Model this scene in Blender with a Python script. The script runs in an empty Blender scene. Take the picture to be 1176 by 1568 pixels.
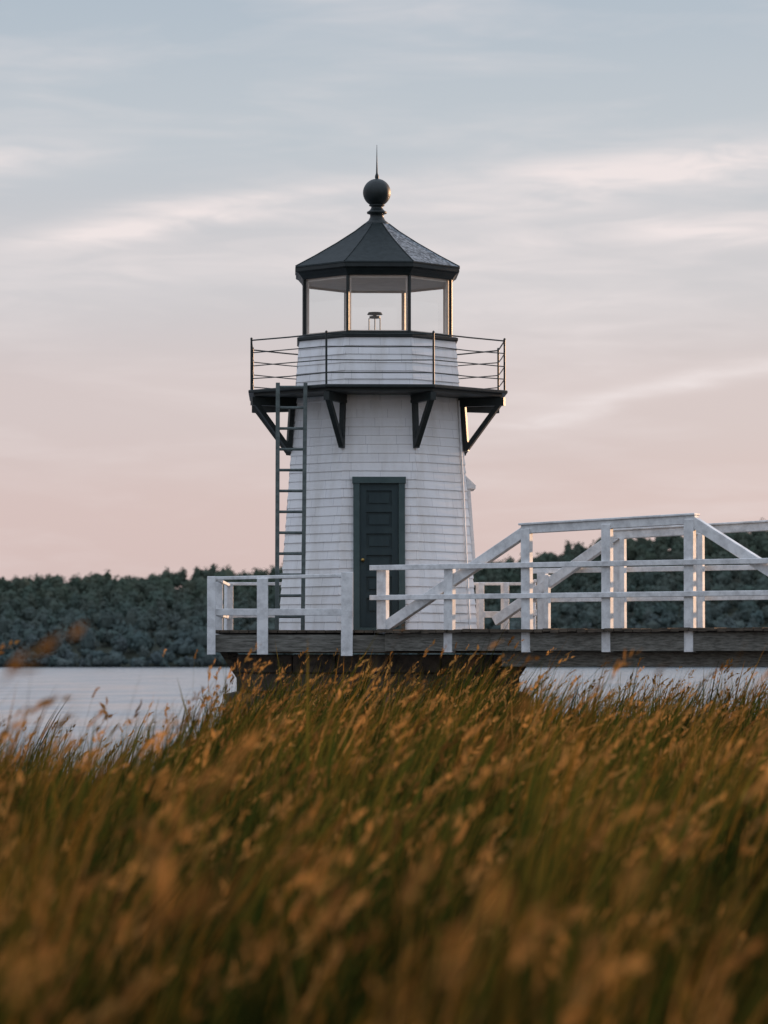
import bpy, bmesh, math, random
import numpy as np
from mathutils import Vector, Matrix
random.seed(7); rng=np.random.default_rng(7)
S=bpy.context.scene
S.view_settings.view_transform='Standard'; S.view_settings.look='None'; S.view_settings.exposure=0
T225=math.tan(math.radians(22.5)); C225=math.cos(math.radians(22.5))

# ---------------------------------------------------------------- materials
def newmat(name):
    m=bpy.data.materials.new(name); m.use_nodes=True
    nt=m.node_tree; return m,nt,nt.nodes['Principled BSDF']
def mat(name,c1,c2,scale=8,rough=.6,bump=.1,stretch=(1,1,1),metal=0,bd=.01,spec=.4,detail=6,lo=.35,hi=.68):
    m,nt,p=newmat(name); N=nt.nodes; L=nt.links
    tc=N.new('ShaderNodeTexCoord'); mp=N.new('ShaderNodeMapping'); mp.inputs['Scale'].default_value=stretch
    L.new(tc.outputs['Object'],mp.inputs[0])
    n=N.new('ShaderNodeTexNoise'); n.inputs['Scale'].default_value=scale; n.inputs['Detail'].default_value=detail; n.inputs['Roughness'].default_value=.65
    L.new(mp.outputs[0],n.inputs[0])
    r=N.new('ShaderNodeValToRGB'); r.color_ramp.elements[0].position=lo; r.color_ramp.elements[1].position=hi
    r.color_ramp.elements[0].color=(*c1,1); r.color_ramp.elements[1].color=(*c2,1)
    L.new(n.outputs[0],r.inputs[0]); L.new(r.outputs[0],p.inputs['Base Color'])
    p.inputs['Roughness'].default_value=rough; p.inputs['Metallic'].default_value=metal
    p.inputs['Specular IOR Level'].default_value=spec
    if bump:
        b=N.new('ShaderNodeBump'); b.inputs['Strength'].default_value=bump; b.inputs['Distance'].default_value=bd
        L.new(n.outputs[0],b.inputs['Height']); L.new(b.outputs[0],p.inputs['Normal'])
    return m
M_white=mat('white_painted_wood',(.64,.65,.66),(.80,.81,.81),5,.55,.2,(1,1,3))
M_rail=mat('white_rail_paint',(.46,.465,.47),(.75,.76,.765),7,.5,.3,(1,1,1),lo=.28,hi=.60)
M_dark=mat('dark_green_paint',(.007,.012,.012),(.016,.023,.023),9,.5,.2)
M_door=mat('door_green_paint',(.013,.027,.031),(.022,.040,.043),6,.55,.15,(1,1,.3),spec=.3)
M_door2=mat('door_frame_paint',(.030,.058,.058),(.048,.080,.078),6,.5,.15)
M_ladder=mat('ladder_paint',(.05,.065,.063),(.11,.135,.13),12,.55,.3)
M_grey=mat('weathered_wood',(.06,.058,.048),(.21,.205,.18),5,.75,.5,(1,2,9))
M_brown=mat('dark_weathered_wood',(.03,.024,.017),(.115,.09,.065),5,.8,.6,(1,1,6))
M_ceil=mat('lantern_ceiling_paint',(.60,.50,.43),(.72,.62,.54),4,.6,.1)
M_brass=mat('brass',(.3,.2,.07),(.5,.35,.12),20,.3,0,metal=1)
M_stone=mat('granite_blocks',(.035,.030,.026),(.14,.115,.09),3,.85,.8,bd=.05)
M_mud=mat('marsh_mud',(.014,.020,.010),(.03,.036,.018),2,.9,.5,bd=.05)
M_roof=mat('roof_metal_paint',(.007,.013,.013),(.020,.028,.029),12,.65,.4,bd=.006,spec=.25,detail=8)
M_roof2=mat('peeling_sunlit_roof_metal',(.028,.036,.040),(.26,.28,.30),17,.6,.6,bd=.008,spec=.35,detail=10,lo=.42,hi=.62)  # peeling mottle; its paler tone also paints glancing sun on the right-front face
def siding():
    m,nt,p=newmat('white_shingle_siding'); N=nt.nodes; L=nt.links
    uv=N.new('ShaderNodeUVMap'); uv.uv_map='UVMap'
    b=N.new('ShaderNodeTexBrick'); b.inputs['Scale'].default_value=1; b.inputs['Brick Width'].default_value=.46
    b.inputs['Row Height'].default_value=1; b.inputs['Mortar Size'].default_value=.003; b.inputs['Mortar Smooth'].default_value=0
    b.inputs['Color1'].default_value=(.84,.835,.84,1); b.inputs['Color2'].default_value=(.785,.78,.79,1); b.inputs['Mortar'].default_value=(.54,.54,.56,1)
    b.offset=.37; b.squash=1
    L.new(uv.outputs[0],b.inputs['Vector'])
    tc=N.new('ShaderNodeTexCoord'); n=N.new('ShaderNodeTexNoise'); n.inputs['Scale'].default_value=1.5; n.inputs['Detail'].default_value=9; n.inputs['Roughness'].default_value=.62
    mp=N.new('ShaderNodeMapping'); mp.inputs['Scale'].default_value=(2.5,2.5,.6); L.new(tc.outputs['Object'],mp.inputs[0]); L.new(mp.outputs[0],n.inputs[0])
    r=N.new('ShaderNodeValToRGB'); r.color_ramp.elements[0].position=.3; r.color_ramp.elements[0].color=(.84,.825,.80,1); r.color_ramp.elements[1].position=.55; r.color_ramp.elements[1].color=(1,1,1,1)
    L.new(n.outputs[0],r.inputs[0])
    mx=N.new('ShaderNodeMix'); mx.data_type='RGBA'; mx.blend_type='MULTIPLY'; mx.inputs[0].default_value=1
    L.new(b.outputs[0],mx.inputs[6]); L.new(r.outputs[0],mx.inputs[7]); L.new(mx.outputs[2],p.inputs['Base Color'])
    p.inputs['Roughness'].default_value=.55
    n2=N.new('ShaderNodeTexNoise'); n2.inputs['Scale'].default_value=14; L.new(mp.outputs[0],n2.inputs[0])
    bp=N.new('ShaderNodeBump'); bp.inputs['Strength'].default_value=.12; bp.inputs['Distance'].default_value=.006
    L.new(n2.outputs[0],bp.inputs['Height']); L.new(bp.outputs[0],p.inputs['Normal'])
    return m
M_siding=siding()
def glassm():
    m,nt,p=newmat('window_glass'); N=nt.nodes; L=nt.links; N.remove(p)
    t=N.new('ShaderNodeBsdfTransparent'); t.inputs[0].default_value=(.97,.98,.98,1)
    g=N.new('ShaderNodeBsdfGlossy'); g.inputs['Roughness'].default_value=.03
    mx=N.new('ShaderNodeMixShader'); mx.inputs[0].default_value=.06; L.new(t.outputs[0],mx.inputs[1]); L.new(g.outputs[0],mx.inputs[2])
    L.new(mx.outputs[0],N['Material Output'].inputs[0]); return m
M_glass=glassm()

# ---------------------------------------------------------------- helpers
def mkobj(name,bm,material,parent=None,smooth=False):
    bmesh.ops.recalc_face_normals(bm,faces=bm.faces)
    me=bpy.data.meshes.new(name); bm.to_mesh(me); bm.free()
    if smooth:
        for p in me.polygons: p.use_smooth=True
    o=bpy.data.objects.new(name,me); S.collection.objects.link(o)
    me.materials.append(material)
    if parent: o.parent=parent
    return o
def empty(name,loc=(0,0,0),rz=0):
    e=bpy.data.objects.new(name,None); S.collection.objects.link(e); e.location=loc; e.rotation_euler=(0,0,rz); e.empty_display_size=.3; return e
def beam(bm,p0,p1,w,h,up=(0,0,1)):
    p0=Vector(p0);p1=Vector(p1); d=(p1-p0).normalized(); up=Vector(up)
    s=d.cross(up).normalized(); u=s.cross(d).normalized()
    w+=random.uniform(-.002,.002); h+=random.uniform(-.002,.002)
    v=[bm.verts.new(p+s*a*w/2+u*b*h/2) for p in(p0,p1) for a,b in((-1,-1),(1,-1),(1,1),(-1,1))]
    for f in((3,2,1,0),(4,5,6,7),(0,1,5,4),(1,2,6,5),(2,3,7,6),(3,0,4,7)): bm.faces.new([v[i] for i in f])
def rod(bm,p0,p1,r,n=8,r2=None):
    p0=Vector(p0);p1=Vector(p1); d=p1-p0; q=d.to_track_quat('Z','Y').to_matrix().to_4x4()
    bmesh.ops.create_cone(bm,cap_ends=True,segments=n,radius1=r,radius2=r if r2 is None else r2,depth=d.length,matrix=Matrix.Translation((p0+p1)/2)@q)
def octring(ap,z):
    R=ap/C225
    return [Vector((R*math.sin(math.radians(22.5+45*k)),-R*math.cos(math.radians(22.5+45*k)),z)) for k in range(8)]
def octloft(bm,prof,cap=True,capbot=True):
    rings=[[bm.verts.new(v) for v in octring(a,z)] for a,z in prof]
    for r0,r1 in zip(rings,rings[1:]):
        for k in range(8): bm.faces.new((r0[k],r0[(k+1)%8],r1[(k+1)%8],r1[k]))
    if capbot: bm.faces.new(rings[0][::-1])
    if cap: bm.faces.new(rings[-1])
def lathe(bm,prof,n=32):
    rings=[[bm.verts.new((r*math.cos(2*math.pi*k/n),r*math.sin(2*math.pi*k/n),z)) for k in range(n)] for r,z in prof]
    for r0,r1 in zip(rings,rings[1:]):
        for k in range(n): bm.faces.new((r0[k],r0[(k+1)%n],r1[(k+1)%n],r1[k]))
    bm.faces.new(rings[0][::-1]); bm.faces.new(rings[-1])

# ---------------------------------------------------------------- lighthouse
DZ=3.05
LH=empty('lighthouse',(-.11,0,0),math.radians(1.5))
def ap(z): return 1.5+(1.185-1.5)*(z-DZ)/(7.47-DZ)
bm=bmesh.new(); uvl=bm.loops.layers.uv.new('UVMap')
def courses(z0,z1,n,proud=.013):
    h=(z1-z0)/n
    for k in range(8):
        a0=math.radians(45*k); nrm=Vector((math.sin(a0),-math.cos(a0),0)); tg=Vector((math.cos(a0),math.sin(a0),0))
        for i in range(n):
            zb=z0+i*h; zt=zb+h; ab=ap(zb)+proud+random.uniform(-.003,.003); at=ap(zt)-.001
            off=random.random()*5
            vs=[];us=[]
            for s,a,z,v in((-1,ab,zb,.02),(1,ab,zb,.02),(1,at,zt,.98),(-1,at,zt,.98)):
                hw=a*T225; zj=random.uniform(-.004,.004) if v<.5 else 0
                vs.append(bm.verts.new(nrm*a+tg*s*hw+Vector((0,0,z+zj)))); us.append((s*hw+off+10,i+v))
            f=bm.faces.new(vs)
            for l,u in zip(f.loops,us): l[uvl].uv=u
            ai=ap(zb)-.001; hw=ai*T225
            lo=[bm.verts.new(nrm*ai+tg*s*hw+Vector((0,0,zb))) for s in(1,-1)]
            f=bm.faces.new((vs[1],vs[0],lo[1],lo[0]))
            for l in f.loops: l[uvl].uv=(10.1,i+.5)
courses(DZ,6.635,27); courses(6.70,7.455,6)
mkobj('shingle_walls',bm,M_siding,LH)
bm=bmesh.new(); octloft(bm,[(ap(DZ)-.03,DZ+.002),(ap(7.45)-.03,7.45)]); mkobj('wall_core',bm,M_white,LH)
bm=bmesh.new(); octloft(bm,[(1.84,6.585),(1.88,6.595),(1.88,6.638)]); octloft(bm,[(1.95,6.64),(1.96,6.65),(1.96,6.678),(1.95,6.688)])
mkobj('gallery_deck',bm,M_dark,LH)
bm=bmesh.new()
for k in range(8):
    a=math.radians(22.5+45*k); d=Vector((math.sin(a),-math.cos(a),0)); t=Vector((math.cos(a),math.sin(a),0))
    R=lambda z: ap(z)/C225
    def P(r,z): return d*r+Vector((0,0,z))
    beam(bm,P(R(6.5)-.05,6.52),P(2.07,6.52),.085,.125)
    beam(bm,P(R(5.82)+.05,5.78),P(R(6.4)+.045,6.46),.075,.075,up=d)
    beam(bm,P(R(5.85)+.06,5.82),P(1.99,6.48),.07,.075,up=t)
mkobj('gallery_brackets',bm,M_dark,LH)
bm=bmesh.new(); R=octring(1.915,0)
for k in range(8):
    a=R[k];b=R[(k+1)%8]
    rod(bm,a+Vector((0,0,6.68)),a+Vector((0,0,7.46)),.016)
    bmesh.ops.create_icosphere(bm,subdivisions=1,radius=.022,matrix=Matrix.Translation(a+Vector((0,0,7.465))))
    for j,z in enumerate((6.86,7.05,7.25,7.44)):
        sag=Vector((0,0,random.uniform(-.012,.004)))
        m=(a+b)/2+sag
        rod(bm,a+Vector((0,0,z)),m+Vector((0,0,z)),.008 if j<3 else .011,6); rod(bm,m+Vector((0,0,z)),b+Vector((0,0,z)),.008 if j<3 else .011,6)
mkobj('gallery_railing',bm,M_dark,LH)
# lantern room
bm=bmesh.new(); octloft(bm,[(1.195,7.456),(1.225,7.475),(1.225,7.51),(1.19,7.525)]); 
for k,a in enumerate(octring(1.115,0)):
    d=Vector((a.x,a.y,0)).normalized()
    beam(bm,a+Vector((0,0,7.52)),a+Vector((0,0,8.40)),.036,.045,up=d)
RI=octring(1.115,0)
for k in range(8):
    a,b=RI[k],RI[(k+1)%8]
    beam(bm,a+Vector((0,0,7.545)),b+Vector((0,0,7.545)),.03,.025)
octloft(bm,[(1.08,8.405),(1.14,8.405),(1.16,8.44),(1.21,8.50)],capbot=False)
octloft(bm,[(1.22,8.503),(1.245,8.52),(1.245,8.575)])
mkobj('lantern_frame',bm,M_dark,LH)
bm=bmesh.new(); 
RI=octring(1.065,0)
for k in range(8):
    a,b=RI[k],RI[(k+1)%8]; d=Vector((a.x,a.y,0)).normalized()
    beam(bm,a+Vector((0,0,7.535)),a+Vector((0,0,8.395)),.05,.035,up=d)
    beam(bm,a+Vector((0,0,8.38)),b+Vector((0,0,8.38)),.03,.03); beam(bm,a+Vector((0,0,7.56)),b+Vector((0,0,7.56)),.03,.03)
octloft(bm,[(1.10,8.394),(1.10,8.404)])
mkobj('lantern_ceiling_and_mullions',bm,M_ceil,LH)
bm=bmesh.new()
RI=octring(1.09,0)
for k in range(8):
    a,b=RI[k],RI[(k+1)%8]
    bm.faces.new([bm.verts.new(v) for v in(a+Vector((0,0,7.53)),b+Vector((0,0,7.53)),b+Vector((0,0,8.39)),a+Vector((0,0,8.39)))])
mkobj('lantern_glass',bm,M_glass,LH)
# roof
bm=bmesh.new(); prof=[(1.255,8.578),(1.25,8.60),(.96,8.77),(.62,8.985),(.34,9.18),(.18,9.31)]
octloft(bm,prof)
for (a0,z0),(a1,z1) in zip(prof[1:],prof[2:]):
    r0=octring(a0,z0+.003);r1=octring(a1,z1+.003)
    for k in range(8): rod(bm,r0[k],r1[k],.009,6)
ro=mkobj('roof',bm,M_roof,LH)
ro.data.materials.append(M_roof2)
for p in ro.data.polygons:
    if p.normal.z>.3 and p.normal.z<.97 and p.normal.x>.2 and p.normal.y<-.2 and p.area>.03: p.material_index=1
bm=bmesh.new()
lathe(bm,[(.19,9.27),(.18,9.33),(.13,9.37),(.105,9.42),(.105,9.46),(.15,9.475),(.155,9.50),(.12,9.52),(.095,9.55),(.085,9.58),(.12,9.595),(.12,9.61),(.08,9.625)])
ball=[(.215*math.sin(t),9.80-.215*math.cos(t)) for t in np.linspace(.35,math.pi-.12,18)]
lathe(bm,ball+[(.03,10.03),(.03,10.06),(.014,10.10),(.008,10.3),(.003,10.54)],40)
mkobj('ball_finial_and_lightning_rod',bm,M_dark,LH,True)
# beacon
bm=bmesh.new()
for s in(-.09,0,.08): rod(bm,(s-.03,.03*abs(s)*10,7.46),(s-.03,0,7.86),.008)
rod(bm,(-.03,0,7.86),(-.03,0,7.89),.085,20); rod(bm,(-.03,0,7.915),(-.03,0,7.95),.12,20,.10); rod(bm,(-.03,0,7.885),(-.03,0,7.92),.03,12)
mkobj('beacon_lamp',bm,M_dark,LH)
# door
def fbox(bm,u0,u1,z0,z1,w0,w1):
    v=[bm.verts.new((u,-(ap(z)+w),z)) for w in(w0,w1) for u,z in((u0,z0),(u1,z0),(u1,z1),(u0,z1))]
    for f in((3,2,1,0),(4,5,6,7),(0,1,5,4),(1,2,6,5),(2,3,7,6),(3,0,4,7)): bm.faces.new([v[i] for i in f])
bm=bmesh.new()
fbox(bm,-.385,-.292,DZ+.001,5.25,-.01,.075); fbox(bm,.292,.385,DZ+.001,5.25,-.01,.075); fbox(bm,-.40,.40,5.25,5.345,-.01,.09)
fbox(bm,-.30,.30,DZ+.001,DZ+.045,-.01,.08)
mkobj('door_frame',bm,M_door2,LH)
bm=bmesh.new()
fbox(bm,-.29,.29,DZ+.046,5.248,-.01,.017)
fbox(bm,-.289,-.19,DZ+.05,5.247,.015,.045); fbox(bm,.19,.289,DZ+.05,5.247,.015,.045)
n=6; top=5.14; step=(top-(DZ+.25)+.09)/n
fbox(bm,-.191,.191,DZ+.05,DZ+.25,.015,.044)
for i in range(n):
    z0=DZ+.25+i*step; z1=z0+step-.09
    fbox(bm,-.191,.191,z1,z1+.09 if i<n-1 else 5.246,.015,.044)
    fbox(bm,-.15,.15,z0+.045,z1-.045,.014,.033)
mkobj('door_panels',bm,M_door,LH)
bm=bmesh.new(); bmesh.ops.create_uvsphere(bm,u_segments=12,v_segments=8,radius=.03,matrix=Matrix.Translation((-.245,-(ap(4.1)+.085),4.1)))
rod(bm,(-.245,-(ap(4.1)+.03),4.1),(-.245,-(ap(4.1)+.08),4.1),.014)
mkobj('door_knob',bm,M_brass,LH)
# conduit, side window with hood
bm=bmesh.new(); a0=math.radians(45); n_=Vector((math.sin(a0),-math.cos(a0),0)); t_=Vector((math.cos(a0),math.sin(a0),0))
def wp(z,s): a=ap(z)+.03; return n_*a+t_*(a*T225-s)+Vector((0,0,z))
rod(bm,wp(DZ,.20),wp(6.55,.07),.014)
mkobj('wall_conduit',bm,M_white,LH)
bm=bmesh.new()
def sbox(y0,y1,z0,z1,w0,w1,tilt=0):
    v=[bm.verts.new((ap(z)+w-(tilt if (w==w1 and z==z1) else 0),y,z)) for w in(w0,w1) for y,z in((y0,z0),(y1,z0),(y1,z1),(y0,z1))]
    for f in((3,2,1,0),(4,5,6,7),(0,1,5,4),(1,2,6,5),(2,3,7,6),(3,0,4,7)): bm.faces.new([v[i] for i in f])
sbox(-.40,-.31,4.05,5.22,-.01,.07); sbox(.31,.40,4.05,5.22,-.01,.07); sbox(-.44,.44,4.0,4.05,-.01,.11); sbox(-.43,.43,5.22,5.26,-.01,.15); sbox(-.43,.43,5.261,5.42,-.01,.16,.15); sbox(-.025,.025,4.05,5.22,-.01,.05); sbox(-.31,.31,4.6,4.65,-.01,.045)
mkobj('side_window_frame',bm,M_white,LH)
bm=bmesh.new(); v=[bm.verts.new((ap(z)+.022,y,z)) for y,z in((-.31,4.05),(.31,4.05),(.31,5.22),(-.31,5.22))]; bm.faces.new(v)
mkobj('side_window_pane',bm,M_dark,LH)

# ---------------------------------------------------------------- ladder
LD=empty('ladder')
bm=bmesh.new()
def lz(z): return -2.02+(z-DZ)/(6.72-DZ)*.28
for x in(-1.575,-1.195): beam(bm,(x,lz(DZ),DZ+.002),(x+(.0 if x<-1.4 else .03),lz(6.72),6.72),.06,.08,up=(0,1,0))
mkobj('side_rails',bm,M_ladder,LD)
bm=bmesh.new()
for i in range(12):
    z=DZ+.2+i*.31
    if z>6.66: z=6.69
    rod(bm,(-1.57,lz(z),z),(-1.18,lz(z),z),.021)
mkobj('rungs',bm,M_ladder,LD)

# ---------------------------------------------------------------- platform
PL=empty('wooden_deck')
X0,X1,Y0,Y1=-2.50,2.32,-2.52,2.25
bm=bmesh.new(); x=X0-.03
while x<X1:
    w=.14; beam(bm,(x+w/2,Y0-.04+random.uniform(-.012,.012),DZ-.022),(x+w/2,Y1+.03,DZ-.022+random.uniform(-.008,.006)),w-.010,.04); x+=w
mkobj('deck_planks',bm,M_brown,PL)
bm=bmesh.new()
beam(bm,(X0,Y0,2.855),(-.56,Y0,2.857),.05,.25); beam(bm,(-.552,Y0,2.85),(.10,Y0,2.852),.05,.245)
beam(bm,(X0+.03,Y0+.03,2.85),(X0+.03,Y1,2.85),.05,.25); beam(bm,(X1,Y0+.9,2.85),(X1,Y1,2.85),.05,.25); beam(bm,(X0,Y1,2.85),(X1,Y1,2.85),.05,.25)
mkobj('deck_fascia',bm,M_grey,PL)
bm=bmesh.new()
for y in np.linspace(Y0+.5,Y1-.3,6): beam(bm,(X0+.08,y,2.86),(X1-.08,y,2.86),.09,.24)
for sx in(-1,1):
    for y in(-1.9,-.6,.6,1.9):
        xe=X0+.12 if sx<0 else X1-.12
        beam(bm,(xe,y,2.74),(xe-sx*.30,y,2.28),.08,.08,up=(0,1,0))
mkobj('deck_joists',bm,M_brown,PL)
DR=empty('deck_railing')
bm=bmesh.new()
def post(x,y,zt,zb=2.70,w=.12,rz=0):
    r=Vector((math.sin(rz),math.cos(rz),0))
    beam(bm,(x,y,zb),(x+random.uniform(-.006,.006),y,zt),w,w*.8,up=r)
post(X0-.01,Y0-.075,3.83,2.69); post(-1.765,Y0-.075,3.80,2.69,.16); post(-.54,Y0-.085,3.89,2.67,.17)
post(X0+.02,Y1-.1,3.83,2.9,.12,-.57); post(X0-.02,0,3.81,2.75,.11)
for x in(-1.2,.2,1.53,1.93,2.3): post(x,Y1-.05,3.85,2.9,.11,-.5)
post(2.3,.9,3.85,2.9,.11,-.5)
for z,h in((3.80,.05),(3.31,.10)):
    beam(bm,(X0-.05,Y0-.01,z),(-.47,Y0-.01,z+.045*(h<.06)),.045 if h>.06 else .11,h)
    beam(bm,(X0+.03,Y0,z+.004),(X0+.03,Y1,z+.004),.045,h)
    beam(bm,(X0,Y1,z+.03),(X1,Y1,z+.03),.045,h); beam(bm,(X1+.01,Y1,z+.033),(X1+.01,.3,z+.033),.045,h)
bmesh.ops.bevel(bm,geom=[e for e in bm.edges],offset=.006,segments=1,affect='EDGES')
mkobj('posts_and_rails',bm,M_rail,DR)

# ---------------------------------------------------------------- foundation
FD=empty('stone_foundation')
bm=bmesh.new()
def blocks(x0,x1,y0,y1,z0,z1,nz):
    h=(z1-z0)/nz
    for i in range(nz):
        for side in range(4):
            L=(x1-x0) if side%2==0 else (y1-y0)
            u=0
            while u<L-.01:
                w=min(random.uniform(.5,.95),L-u)
                if L-u-w<.25: w=L-u
                j=random.uniform(-.02,.02)
                zc=z0+(i+.5)*h; t=.3
                a,b=u+.006,u+w-.006
                if side==0: p,q=(x0+a,y0+t/2+j,zc),(x0+b,y0+t/2+j,zc)
                elif side==2: p,q=(x0+a,y1-t/2+j,zc),(x0+b,y1-t/2+j,zc)
                elif side==1: p,q=(x1-t/2+j,y0+a,zc),(x1-t/2+j,y0+b,zc)
                else: p,q=(x0+t/2+j,y0+a,zc),(x0+t/2+j,y0+b,zc)
                beam(bm,p,q,t,h-.014); u+=w
blocks(-2.17,1.98,-2.0,2.0,2.14,2.70,2); blocks(-2.32,2.12,-2.16,2.16,-.6,2.13,5)
beam(bm,(-2.1,0,1),(1.9,0,1),3.8,3.3); beam(bm,(-2.2,0,1.9),(2.0,0,1.9),4.0,.38)
bmesh.ops.bevel(bm,geom=[e for e in bm.edges],offset=.012,segments=1,affect='EDGES')
mkobj('granite_courses',bm,M_stone,FD)

# ---------------------------------------------------------------- footbridge
FB=empty('wooden_footbridge')
th=math.radians(33); U=Vector((math.cos(th),-math.sin(th),0)); Nn=Vector((math.sin(th),math.cos(th),0)); B0=Vector((.02,-2.5,0)); W=2.6
def bp(t,n,z): return B0+U*t+Nn*n+Vector((0,0,z))
def chz(t): return 4.50+.031*(t-2.42)
bm=bmesh.new()
for side,n0 in((0,0.),(1,W)):
    o=-1 if side==0 else 1
    ts=[1.12,2.42,3.72,5.02,6.32]
    beam(bm,bp(0.02 if side==0 else .30,n0,3.10 if side==0 else 3.2),bp(2.42,n0,chz(2.42)-.04),.11,.15)
    beam(bm,bp(5.02,n0,chz(5.02)-.04),bp(7.45,n0,3.10),.11,.15)
    beam(bm,bp(2.33,n0,chz(2.42)-.035),bp(5.11,n0,chz(5.02)-.035),.12,.12)
    beam(bm,bp(2.30,n0,chz(2.42)+.038),bp(5.12,n0,chz(5.02)+.038),.17,.03)
    for t in ts:
        zt=3.94 if t in(1.12,6.32) else chz(t)-.03
        beam(bm,bp(t,n0+o*.035,2.72),bp(t+random.uniform(-.01,.01),n0+o*.035,zt),.145,.10,up=Nn)
        if side==1: beam(bm,bp(t+.12,n0-o*.05,3.02),bp(t+.12,n0-o*.05,zt-.05),.08,.085,up=Nn)
    if side==0: beam(bm,bp(-.03,n0-.02,3.0),bp(-.03,n0-.02,3.93),.16,.10,up=Nn)
    for z in(3.955,3.52):
        t0=-.20 if side==0 else .75
        beam(bm,bp(t0,n0+o*.105,z),bp(7.4,n0+o*.105,z),.04,.075)
    for t in np.arange(8.7,15,1.3):
        beam(bm,bp(t,n0,2.72),bp(t,n0,3.93),.12,.10,up=Nn)
    for z in(3.95,3.52): beam(bm,bp(7.3,n0+o*.06,z+.003),bp(15,n0+o*.06,z),.045,.085)
bmesh.ops.bevel(bm,geom=[e for e in bm.edges],offset=.006,segments=1,affect='EDGES')
mkobj('king_post_trusses_and_rails',bm,M_rail,FB)
bm=bmesh.new(); t=.05
while t<15:
    e=random.uniform(-.04,.04)
    beam(bm,bp(t,-.17+e,DZ-.020+random.uniform(-.012,.008)),bp(t,W+.17+e,DZ-.020),.132,.045); t+=.145
mkobj('plank_decking',bm,M_brown,FB)
bm=bmesh.new()
for n0 in(-.035,W+.02):
    for a,b,dz in((.04,3.72,0),(3.73,7.4,-.008),(7.41,15,.004)): beam(bm,bp(a,n0,2.87+dz),bp(b,n0,2.87+dz),.09,.25)
mkobj('side_stringers',bm,M_grey,FB)
bm=bmesh.new()
for n0 in(.22,W/2,W-.22): beam(bm,bp(1.9,n0,2.70),bp(15,n0,2.70),.18,.36)
for t in(7.6,11.3,14.5):
    for n0 in(.15,W-.15): rod(bm,bp(t,n0,-1),bp(t,n0,2.75),.14,12)
    beam(bm,bp(t,-.1,2.45),bp(t,W+.1,2.45),.2,.2)
for t in np.arange(.5,15,.6): beam(bm,bp(t,-.01,2.9),bp(t,W,2.9),.06,.06)
mkobj('main_beams_and_piles',bm,M_grey,FB)

# ---------------------------------------------------------------- terrain
def sstep(a,b,x): t=np.clip((x-a)/(b-a),0,1); return t*t*(3-2*t)
def topz(x,d):
    far=sstep(18,36,d); left=1-sstep(-3.0,-1.5,x+0*d)
    wob=.10*np.sin(x*1.7+d*.35)+.07*np.sin(x*3.1-d*.21+1)+.05*np.sin(x*5.3+d*1.3)
    return 1.80+far*(.23*(1-left)-.50*left)+wob*(.6+.4*far)-.18*sstep(1.4,1.9,x)*(1-sstep(2.9,4.0,x))*far
RX=[-700,-300,-180,-120,-60,0,60,75,127,180,300,700]; RZ=[27,31,34,35,38.5,39,41,46,54,57,53,41]
def ground(x,y):
    d=y+52
    near=topz(x,np.clip(d,3,60))-1.45
    near=near+2.2*np.exp(-((x-15)**2+(y+12)**2)/20.)
    g=near*(1-sstep(-7.5,-4.5,y))-1.6*sstep(-7.5,-4.5,y)
    ridge=np.interp(x,RX,RZ)
    tt=np.clip((y-1300)/250.,0,1)
    hill=ridge*np.power(tt,.85)*(1-.35*sstep(1560,2600,y))
    return np.where(y>1250,-1.6+1.9*sstep(1290,1304,y)+hill,g)
xs=np.concatenate([[-6000,-3000,-1500],np.arange(-700,-40,30),np.arange(-36,-12,3),np.arange(-12,12.01,.4),np.arange(15,40,3),np.arange(45,720,30),[1500,3000,6000]])
ys=np.concatenate([[-3000,-1000,-300,-120,-80],np.arange(-60,2,.5),[10,40,100,300,700,1100,1240],np.arange(1270,1620,10),[1700,1900,2300,3000,6000]])
XX,YY=np.meshgrid(xs,ys); ZZ=ground(XX,YY)
def raw_mesh(name,co,faces,m,smooth=False,col=None):
    me=bpy.data.meshes.new(name)
    if not isinstance(faces,list): faces=[faces]
    nl=sum(f.size for f in faces); nf=sum(len(f) for f in faces)
    vi=np.concatenate([f.ravel() for f in faces]).astype(np.int32)
    ls=[];o=0
    for f in faces: ls.append(np.arange(len(f))*f.shape[1]+o); o+=f.size
    me.vertices.add(len(co)); me.vertices.foreach_set('co',np.ascontiguousarray(co,dtype=np.float32).ravel())
    me.loops.add(nl); me.loops.foreach_set('vertex_index',vi)
    me.polygons.add(nf); me.polygons.foreach_set('loop_start',np.concatenate(ls).astype(np.int32))
    me.update(calc_edges=True)
    me.polygons.foreach_set('use_smooth',np.full(nf,smooth))
    if col is not None:
        a=me.color_attributes.new('Col','FLOAT_COLOR','POINT'); a.data.foreach_set('color',np.ascontiguousarray(col,dtype=np.float32).ravel())
    me.materials.append(m); me.validate()
    o=bpy.data.objects.new(name,me); S.collection.objects.link(o); return o
def grid_mesh(name,XX,YY,ZZ,m):
    ny,nx=XX.shape; co=np.stack([XX,YY,ZZ],-1).reshape(-1,3)
    i=np.arange(ny*nx).reshape(ny,nx); q=np.stack([i[:-1,:-1],i[:-1,1:],i[1:,1:],i[1:,:-1]],-1).reshape(-1,4)
    return raw_mesh(name,co,q,m,True)
grid_mesh('ground',XX,YY,ZZ,M_mud)

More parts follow.
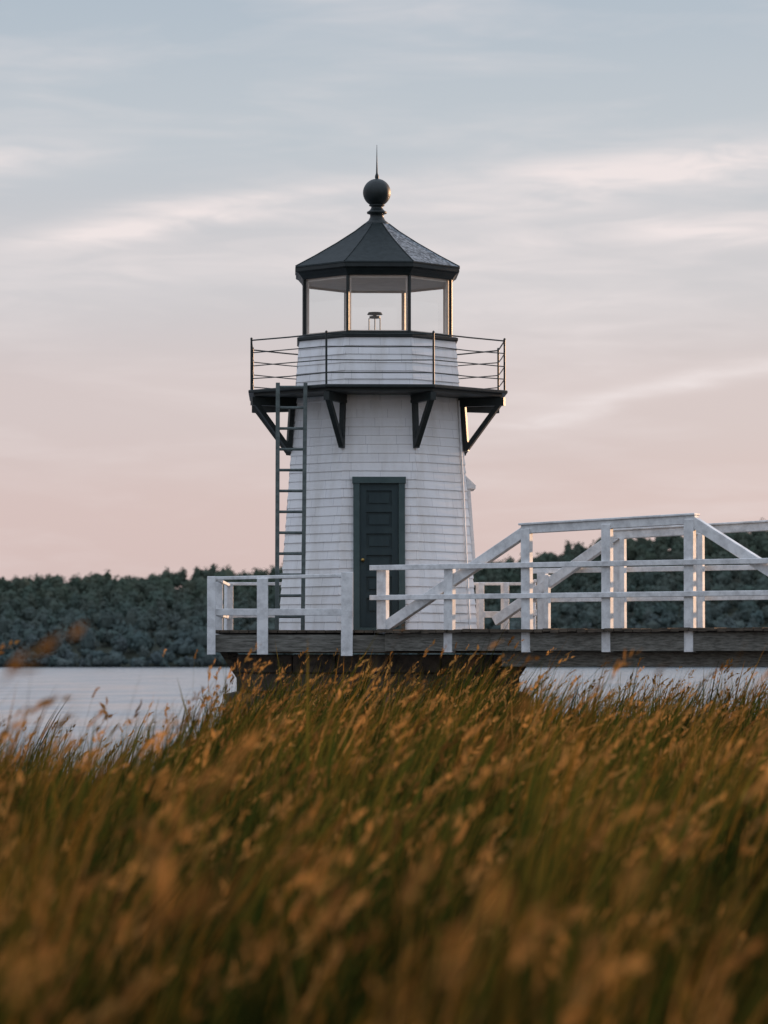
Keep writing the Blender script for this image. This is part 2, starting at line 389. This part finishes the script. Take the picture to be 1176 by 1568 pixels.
# ---------------------------------------------------------------- water
m,nt,p=newmat('river_water'); N=nt.nodes; L=nt.links
p.inputs['Base Color'].default_value=(.13,.155,.18,1); p.inputs['IOR'].default_value=1.65
tc=N.new('ShaderNodeTexCoord')
def noise(scale,st,det=4):
    mp=N.new('ShaderNodeMapping'); mp.inputs['Scale'].default_value=st; L.new(tc.outputs['Object'],mp.inputs[0])
    n=N.new('ShaderNodeTexNoise'); n.inputs['Scale'].default_value=scale; n.inputs['Detail'].default_value=det; L.new(mp.outputs[0],n.inputs[0]); return n
n1=noise(.9,(.45,1,1),4); n2=noise(.16,(.6,1,1),2); n3=noise(.06,(1.6,.8,1),5)
a=N.new('ShaderNodeMath'); a.operation='MULTIPLY_ADD'; a.inputs[1].default_value=3.2; L.new(n2.outputs[0],a.inputs[0]); L.new(n1.outputs[0],a.inputs[2])
def mr(src,a0,a1,b0,b1):
    r=N.new('ShaderNodeMapRange'); r.inputs[1].default_value=a0; r.inputs[2].default_value=a1; r.inputs[3].default_value=b0; r.inputs[4].default_value=b1; L.new(src,r.inputs[0]); return r.outputs[0]
L.new(mr(n3.outputs[0],.42,.58,.17,.26),p.inputs['Roughness'])
b=N.new('ShaderNodeBump'); b.inputs['Distance'].default_value=.26; L.new(mr(n3.outputs[0],.42,.58,.16,1.0),b.inputs['Strength']); L.new(a.outputs[0],b.inputs['Height']); L.new(b.outputs[0],p.inputs['Normal'])
wx,wy=np.meshgrid(np.linspace(-6000,6000,9),np.linspace(-3000,1400,9)); grid_mesh('water',wx,wy,wx*0,m)

# ---------------------------------------------------------------- forest
m,nt,p=newmat('forest_foliage'); N=nt.nodes; L=nt.links; N.remove(p)
vc=N.new('ShaderNodeVertexColor'); vc.layer_name='Col'
df=N.new('ShaderNodeBsdfDiffuse'); L.new(vc.outputs[0],df.inputs[0]); L.new(df.outputs[0],N['Material Output'].inputs[0])
M_forest=m
b_=bmesh.new(); bmesh.ops.create_icosphere(b_,subdivisions=1,radius=1)
iv=np.array([x.co[:] for x in b_.verts]); ifa=np.array([[q.index for q in x.verts] for x in b_.faces]); b_.free()
co=[];ft=[];fq=[];cl=[];off=0
def tree(xx,yy,hgt,r,K):
    global off
    g=float(ground(np.array(xx),np.array(yy)))
    ctr=np.array([xx,yy,g+hgt*.50]); rad=np.array([r,r,hgt*.56])
    haze=np.clip((1490-yy)/190,0,1)  # aerial haze painted into crown colour: rows near the shore paler and bluer
    tint=(np.array([.066,.086,.066])*(1-haze)+np.array([.078,.104,.102])*haze)*rng.uniform(.90,1.10)*np.array([rng.uniform(.94,1.10),1,rng.uniform(.96,1.04)])
    v=iv*rad*.66+ctr; co.append(v); ft.append(ifa+off); off+=12; cl.append(np.tile(np.append(tint*.95,1),(12,1)))
    lob=rng.normal(0,1,(9,3)); lob/=np.linalg.norm(lob,axis=1)[:,None]; lob[:,2]=np.abs(lob[:,2])*1.1-.35
    u=rng.normal(0,1,(K,3)); u/=np.linalg.norm(u,axis=1)[:,None]
    pc=lob[rng.integers(9,size=K)]*.62+u*.42
    nr=u+np.array([0,-.25,.45])+rng.normal(0,.35,(K,3)); nr/=np.linalg.norm(nr,axis=1)[:,None]
    t1=np.cross(nr,rng.normal(0,1,(K,3))); t1/=np.linalg.norm(t1,axis=1)[:,None]; t2=np.cross(nr,t1)
    s1=rng.uniform(.4,.95,(K,1)); s2=rng.uniform(.35,.8,(K,1)); c=pc*rad+ctr
    V=np.stack([c-t1*s1,c-t2*s2,c+t1*s1,c+t2*s2],1).reshape(-1,3)
    co.append(V); fq.append(np.arange(K*4).reshape(K,4)+off); off+=K*4
    kc=np.repeat(tint[None]*rng.uniform(.9,1.1,(K,1)),4,0); cl.append(np.concatenate([kc,np.ones((K*4,1))],1))
for y in np.arange(1300,1580,8.5):
    for x in np.arange(-235,245,6.2):
        tall=1.35 if rng.random()<.12 else 1
        tree(x+rng.uniform(-4.5,4.5),y+rng.uniform(-5,5),rng.uniform(4.5,10.5)*tall*(.8 if y<1310 else 1),rng.uniform(2.2,5.2),72)
for x in np.arange(-235,245,2.6): tree(x+rng.uniform(-1,1),1301+rng.uniform(-3,2),rng.uniform(2.5,5.5),rng.uniform(1.6,3.2),40)
raw_mesh('distant_forest',np.concatenate(co),[np.concatenate(ft),np.concatenate(fq)],M_forest,False,np.concatenate(cl))

# ---------------------------------------------------------------- marsh grass
def grassmat():
    m,nt,p=newmat('marsh_grass_blades'); N=nt.nodes; L=nt.links; N.remove(p)
    a=N.new('ShaderNodeVertexColor'); a.layer_name='Col'
    d=N.new('ShaderNodeBsdfDiffuse'); t=N.new('ShaderNodeBsdfTranslucent')
    L.new(a.outputs[0],d.inputs[0]); L.new(a.outputs[0],t.inputs[0])
    mx=N.new('ShaderNodeMixShader'); mx.inputs[0].default_value=.42; L.new(d.outputs[0],mx.inputs[1]); L.new(t.outputs[0],mx.inputs[2])
    L.new(mx.outputs[0],N['Material Output'].inputs[0]); return m
def scatter(n,d0=3.8,thin=.65):
    d=d0+rng.random(n*3)*(45.5-d0); hw=.113*d+1.5; keep=rng.random(n*3)<hw/6.6; d=d[keep][:n]; hw=hw[keep][:n]
    x=rng.uniform(-1,1,len(d))*hw
    leftfar=(1-sstep(-3.2,-1.6,x))*sstep(20,34,d)
    k=rng.random(len(d))>leftfar*thin
    return x[k],d[k]
PAL=np.array([[.006,.015,.004],[.015,.032,.007],[.040,.062,.011],[.095,.090,.016],[.24,.115,.022],[.42,.21,.06]])
def blades(nt_,per,mode='leaf'):
    tx,td=scatter(nt_,18 if mode=='tall' else 3.8,.2 if mode=='tall' else .65); k=len(tx)
    tH=rng.normal(0,.19,k); tC=rng.random(k)*.66+.34*(.5+.25*np.sin(tx*2.3+td*.9)+.25*np.sin(tx*.9-td*1.7+2)); tL=rng.normal(.24,.11,k)
    # darker, greener tufts stay lower; dry golden ones stand above them
    tH=tH+np.where(tC>.66,.07,-.03)
    tb=np.digitize(tC,[.26,.46,.64,.79,.90]); tw=rng.uniform(.75,1.5,k)
    rep=np.repeat(np.arange(k),per); n=len(rep)
    x=tx[rep]+rng.normal(0,.04,n); d=td[rep]+rng.normal(0,.04,n); y=d-52; g=ground(x,y)
    top=topz(x,d)+tH[rep]+rng.normal(0,.10,n)+np.where(rng.random(n)<.05,rng.uniform(0,.36,n),0)-np.where(rng.random(n)<.45,rng.uniform(0,.6,n),0)
    if mode=='head': top=topz(x,d)+rng.normal(.04,.19,n)+np.where(rng.random(n)<.15,rng.uniform(0,.35,n),0)
    if mode=='tall': top=topz(x,d)+rng.uniform(.1,.58,n)
    H=np.maximum(top-g,.3)
    lean=(tL[rep]+rng.normal(0,.09,n))*H; leany=rng.normal(0,.12,n)*H
    fx=rng.uniform(0,math.pi,n); wid=rng.uniform(.005,.011,n)*tw[rep]
    if mode=='head': wid=wid*0+.0028
    if mode=='tall': wid=wid*0+rng.uniform(.003,.006,n)
    ts=np.array([0,.35,.65,.85,1.]); wf=np.array([.8,1,.85,.55,.04])
    if mode=='head': wf=np.array([1,1,1,.8,.8])
    P=np.zeros((n,5,3))
    P[:,:,0]=x[:,None]+lean[:,None]*ts**2.0; P[:,:,1]=y[:,None]+leany[:,None]*ts**1.9; P[:,:,2]=g[:,None]-.03+(H[:,None]+.03)*(ts**.95)
    wv=np.stack([np.cos(fx),np.sin(fx),0*fx],-1)[:,None,:]*(wid[:,None]*wf)[:,:,None]
    V=np.concatenate([P-wv,P+wv],1)
    base=(np.arange(n)*10)[:,None,None]; q=np.array([[i,i+5,i+6,i+1] for i in range(4)])[None]
    F=(base+q).reshape(-1,4)
    ii=np.clip(tb[rep]+rng.choice([-1,0,0,0,0,1],n),0,5)
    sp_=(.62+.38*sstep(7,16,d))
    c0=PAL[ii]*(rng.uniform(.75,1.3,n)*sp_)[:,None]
    tip=np.array([.30,.15,.03])  # dry orange tips, brightened in colour as a warm sun rim
    cf=np.array([0,.0,.06,.22,.55])[None,:,None]*(rng.random(n)**1.5*np.clip(.35+ii*.2,0,1))[:,None,None]
    C=c0[:,None,:]*(1-cf)+tip*cf
    C=np.concatenate([C,C],1); C=np.concatenate([C,np.ones((n,10,1))],2)
    out=[(V.reshape(-1,3),F,C.reshape(-1,4))]
    if mode=='head':
        e=P[:,4]; dr=P[:,4]-P[:,3]; dr/=np.linalg.norm(dr,axis=1)[:,None]
        big=np.where(rng.random(n)<.3,1.7,1.0)
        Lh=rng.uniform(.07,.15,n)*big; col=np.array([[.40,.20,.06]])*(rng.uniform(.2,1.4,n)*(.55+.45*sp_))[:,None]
        for j in range(7):
            s=j/6.; bpnt=e+dr*(Lh*(s*.8-.25))[:,None]+np.array([1,0,-.3])*(Lh*.25*s*s)[:,None]
            dj=dr+rng.normal(0,.34,(n,3)); dj[:,0]+=.15; dj/=np.linalg.norm(dj,axis=1)[:,None]
            sv=np.cross(dj,rng.normal(0,1,(n,3))); sv/=np.linalg.norm(sv,axis=1)[:,None]
            l=(Lh*rng.uniform(.3,.5,n)*(1-.3*s))[:,None]; w_=(rng.uniform(.005,.010,n)*big)[:,None]
            V2=np.stack([bpnt,bpnt+dj*l*.4+sv*w_,bpnt+dj*l,bpnt+dj*l*.4-sv*w_],1)
            F2=(np.arange(n)*4)[:,None]+np.arange(4)[None]
            c=np.repeat((col*rng.uniform(.8,1.2,(n,1)))[:,None,:],4,1); c=np.concatenate([c,np.ones((n,4,1))],2)
            out.append((V2.reshape(-1,3),F2,c.reshape(-1,4)))
    return out
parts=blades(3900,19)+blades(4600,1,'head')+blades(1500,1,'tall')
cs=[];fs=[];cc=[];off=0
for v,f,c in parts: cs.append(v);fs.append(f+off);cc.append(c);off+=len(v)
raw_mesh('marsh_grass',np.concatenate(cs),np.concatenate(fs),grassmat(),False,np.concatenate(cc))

# ---------------------------------------------------------------- sky + sun
SAZ=math.radians(44); SEL=math.radians(6)
w=bpy.data.worlds.new('World'); S.world=w; w.use_nodes=True; nt=w.node_tree; N=nt.nodes; L=nt.links
bg=N['Background']; bg.inputs[1].default_value=1
sky=N.new('ShaderNodeTexSky'); sky.sky_type='NISHITA'; sky.sun_disc=False; sky.sun_elevation=SEL; sky.sun_rotation=SAZ; sky.dust_density=2
sm=N.new('ShaderNodeVectorMath'); sm.operation='SCALE'; sm.inputs[3].default_value=.10; L.new(sky.outputs[0],sm.inputs[0])
tc=N.new('ShaderNodeTexCoord'); sp=N.new('ShaderNodeSeparateXYZ'); L.new(tc.outputs['Generated'],sp.inputs[0])
def ma(op,a,b=None,c=None,clamp=False):
    n=N.new('ShaderNodeMath'); n.operation=op; n.use_clamp=clamp
    for i,v in enumerate((a,b,c)):
        if v is None: continue
        if isinstance(v,(int,float)): n.inputs[i].default_value=v
        else: L.new(v,n.inputs[i])
    return n.outputs[0]
X,Y,Z=sp.outputs
rp=N.new('ShaderNodeValToRGB'); cr=rp.color_ramp; cr.interpolation='EASE'
st=[(0,(.69,.52,.505)),(.04,(.71,.565,.555)),(.075,(.70,.605,.61)),(.115,(.63,.62,.655)),(.155,(.54,.59,.65)),(.20,(.46,.535,.62)),(.40,(.53,.61,.75)),(1,(.68,.77,.93))]
while len(cr.elements)<len(st): cr.elements.new(.5)
for e,(p_,c) in zip(cr.elements,st): e.position=p_; e.color=(*c,1)
L.new(Z,rp.inputs[0])
gain=ma('MULTIPLY_ADD',ma('MULTIPLY',ma('SUBTRACT',Z,.22,clamp=True),1.6,clamp=True),.65,1.0)
vg=N.new('ShaderNodeVectorMath'); vg.operation='SCALE'; L.new(rp.outputs[0],vg.inputs[0]); L.new(gain,vg.inputs[3])
mx=N.new('ShaderNodeMix'); mx.data_type='RGBA'; mx.inputs[0].default_value=.90; L.new(sm.outputs[0],mx.inputs[6]); L.new(vg.outputs[0],mx.inputs[7])
def cn(sx,sz,rot,scale,det,dist,w0):
    mp=N.new('ShaderNodeMapping'); mp.inputs['Rotation'].default_value=(0,rot,0); mp.inputs['Scale'].default_value=(sx,1,sz); mp.inputs['Location'].default_value=(w0,w0,0)
    L.new(tc.outputs['Generated'],mp.inputs[0]); n=N.new('ShaderNodeTexNoise'); n.inputs['Scale'].default_value=scale; n.inputs['Detail'].default_value=det; n.inputs['Distortion'].default_value=dist; n.inputs['Roughness'].default_value=.55
    L.new(mp.outputs[0],n.inputs[0]); return n.outputs[0]
nA=cn(4,26,-.12,2.2,6,.5,3.1); nB=cn(12,75,-.15,2.2,7,.9,7.7)
def gauss(v,w_): q=ma('DIVIDE',v,w_); return ma('POWER',2.718,ma('MULTIPLY',ma('MULTIPLY',q,q),-1.0))
def streak(z0,sl,wz,x0,wx):
    c=ma('MULTIPLY_ADD',X,sl,z0); wv=ma('MULTIPLY',ma('SUBTRACT',nA,.5),.016); return ma('MULTIPLY',gauss(ma('ADD',ma('SUBTRACT',Z,c),wv),wz),gauss(ma('SUBTRACT',X,x0),wx))
sA=streak(.140,.17,.0040,-.062,.05); sB=streak(.136,.09,.007,.075,.06); sC=streak(.128,-.02,.0035,.095,.024); sD=streak(.066,.17,.0035,.085,.04); sE=streak(.152,.05,.006,-.11,.03); sF=streak(.103,.0,.007,.05,.05); sG=streak(.118,.06,.007,.0,.16)
s=ma('ADD',sA,sB); s=ma('ADD',s,sC); s=ma('ADD',s,ma('MULTIPLY',sD,.8)); s=ma('ADD',s,ma('MULTIPLY',sE,.6)); s=ma('ADD',s,ma('MULTIPLY',sF,.5)); s=ma('ADD',s,ma('MULTIPLY',sG,.5))
tex=ma('MULTIPLY_ADD',nB,1.9,-.30,clamp=True); s=ma('MULTIPLY',s,tex)
ge=N.new('ShaderNodeMapRange'); ge.inputs[1].default_value=.45; ge.inputs[2].default_value=.72; L.new(nA,ge.inputs[0])
gen=ma('MULTIPLY',ge.outputs[0],tex)
cl_=ma('ADD',ma('MULTIPLY',s,1.25),ma('MULTIPLY',gen,.42),clamp=True)
mc=N.new('ShaderNodeMix'); mc.data_type='RGBA'; mc.inputs[7].default_value=(.86,.78,.77,1); L.new(cl_,mc.inputs[0]); L.new(mx.outputs[2],mc.inputs[6])
L.new(mc.outputs[2],bg.inputs[0])
sl=bpy.data.lights.new('sun','SUN'); sl.energy=4.0; sl.angle=math.radians(.6); sl.color=(1,.60,.34)
so=bpy.data.objects.new('sun',sl); S.collection.objects.link(so)
dv=Vector((math.sin(SAZ)*math.cos(SEL),math.cos(SAZ)*math.cos(SEL),math.sin(SEL))); so.rotation_euler=dv.to_track_quat('Z','Y').to_euler(); so.location=dv*60

# ---------------------------------------------------------------- camera
cd=bpy.data.cameras.new('camera'); co_=bpy.data.objects.new('camera',cd); S.collection.objects.link(co_); S.camera=co_
cd.sensor_fit='HORIZONTAL'; cd.sensor_width=24; cd.lens=106.1; cd.clip_end=20000; cd.clip_start=.1
co_.location=(0,-52,2.6); co_.rotation_euler=(math.radians(90)+math.atan(228/5200),0,0)
cd.dof.use_dof=True; cd.dof.focus_distance=50.3; cd.dof.aperture_fstop=2.4
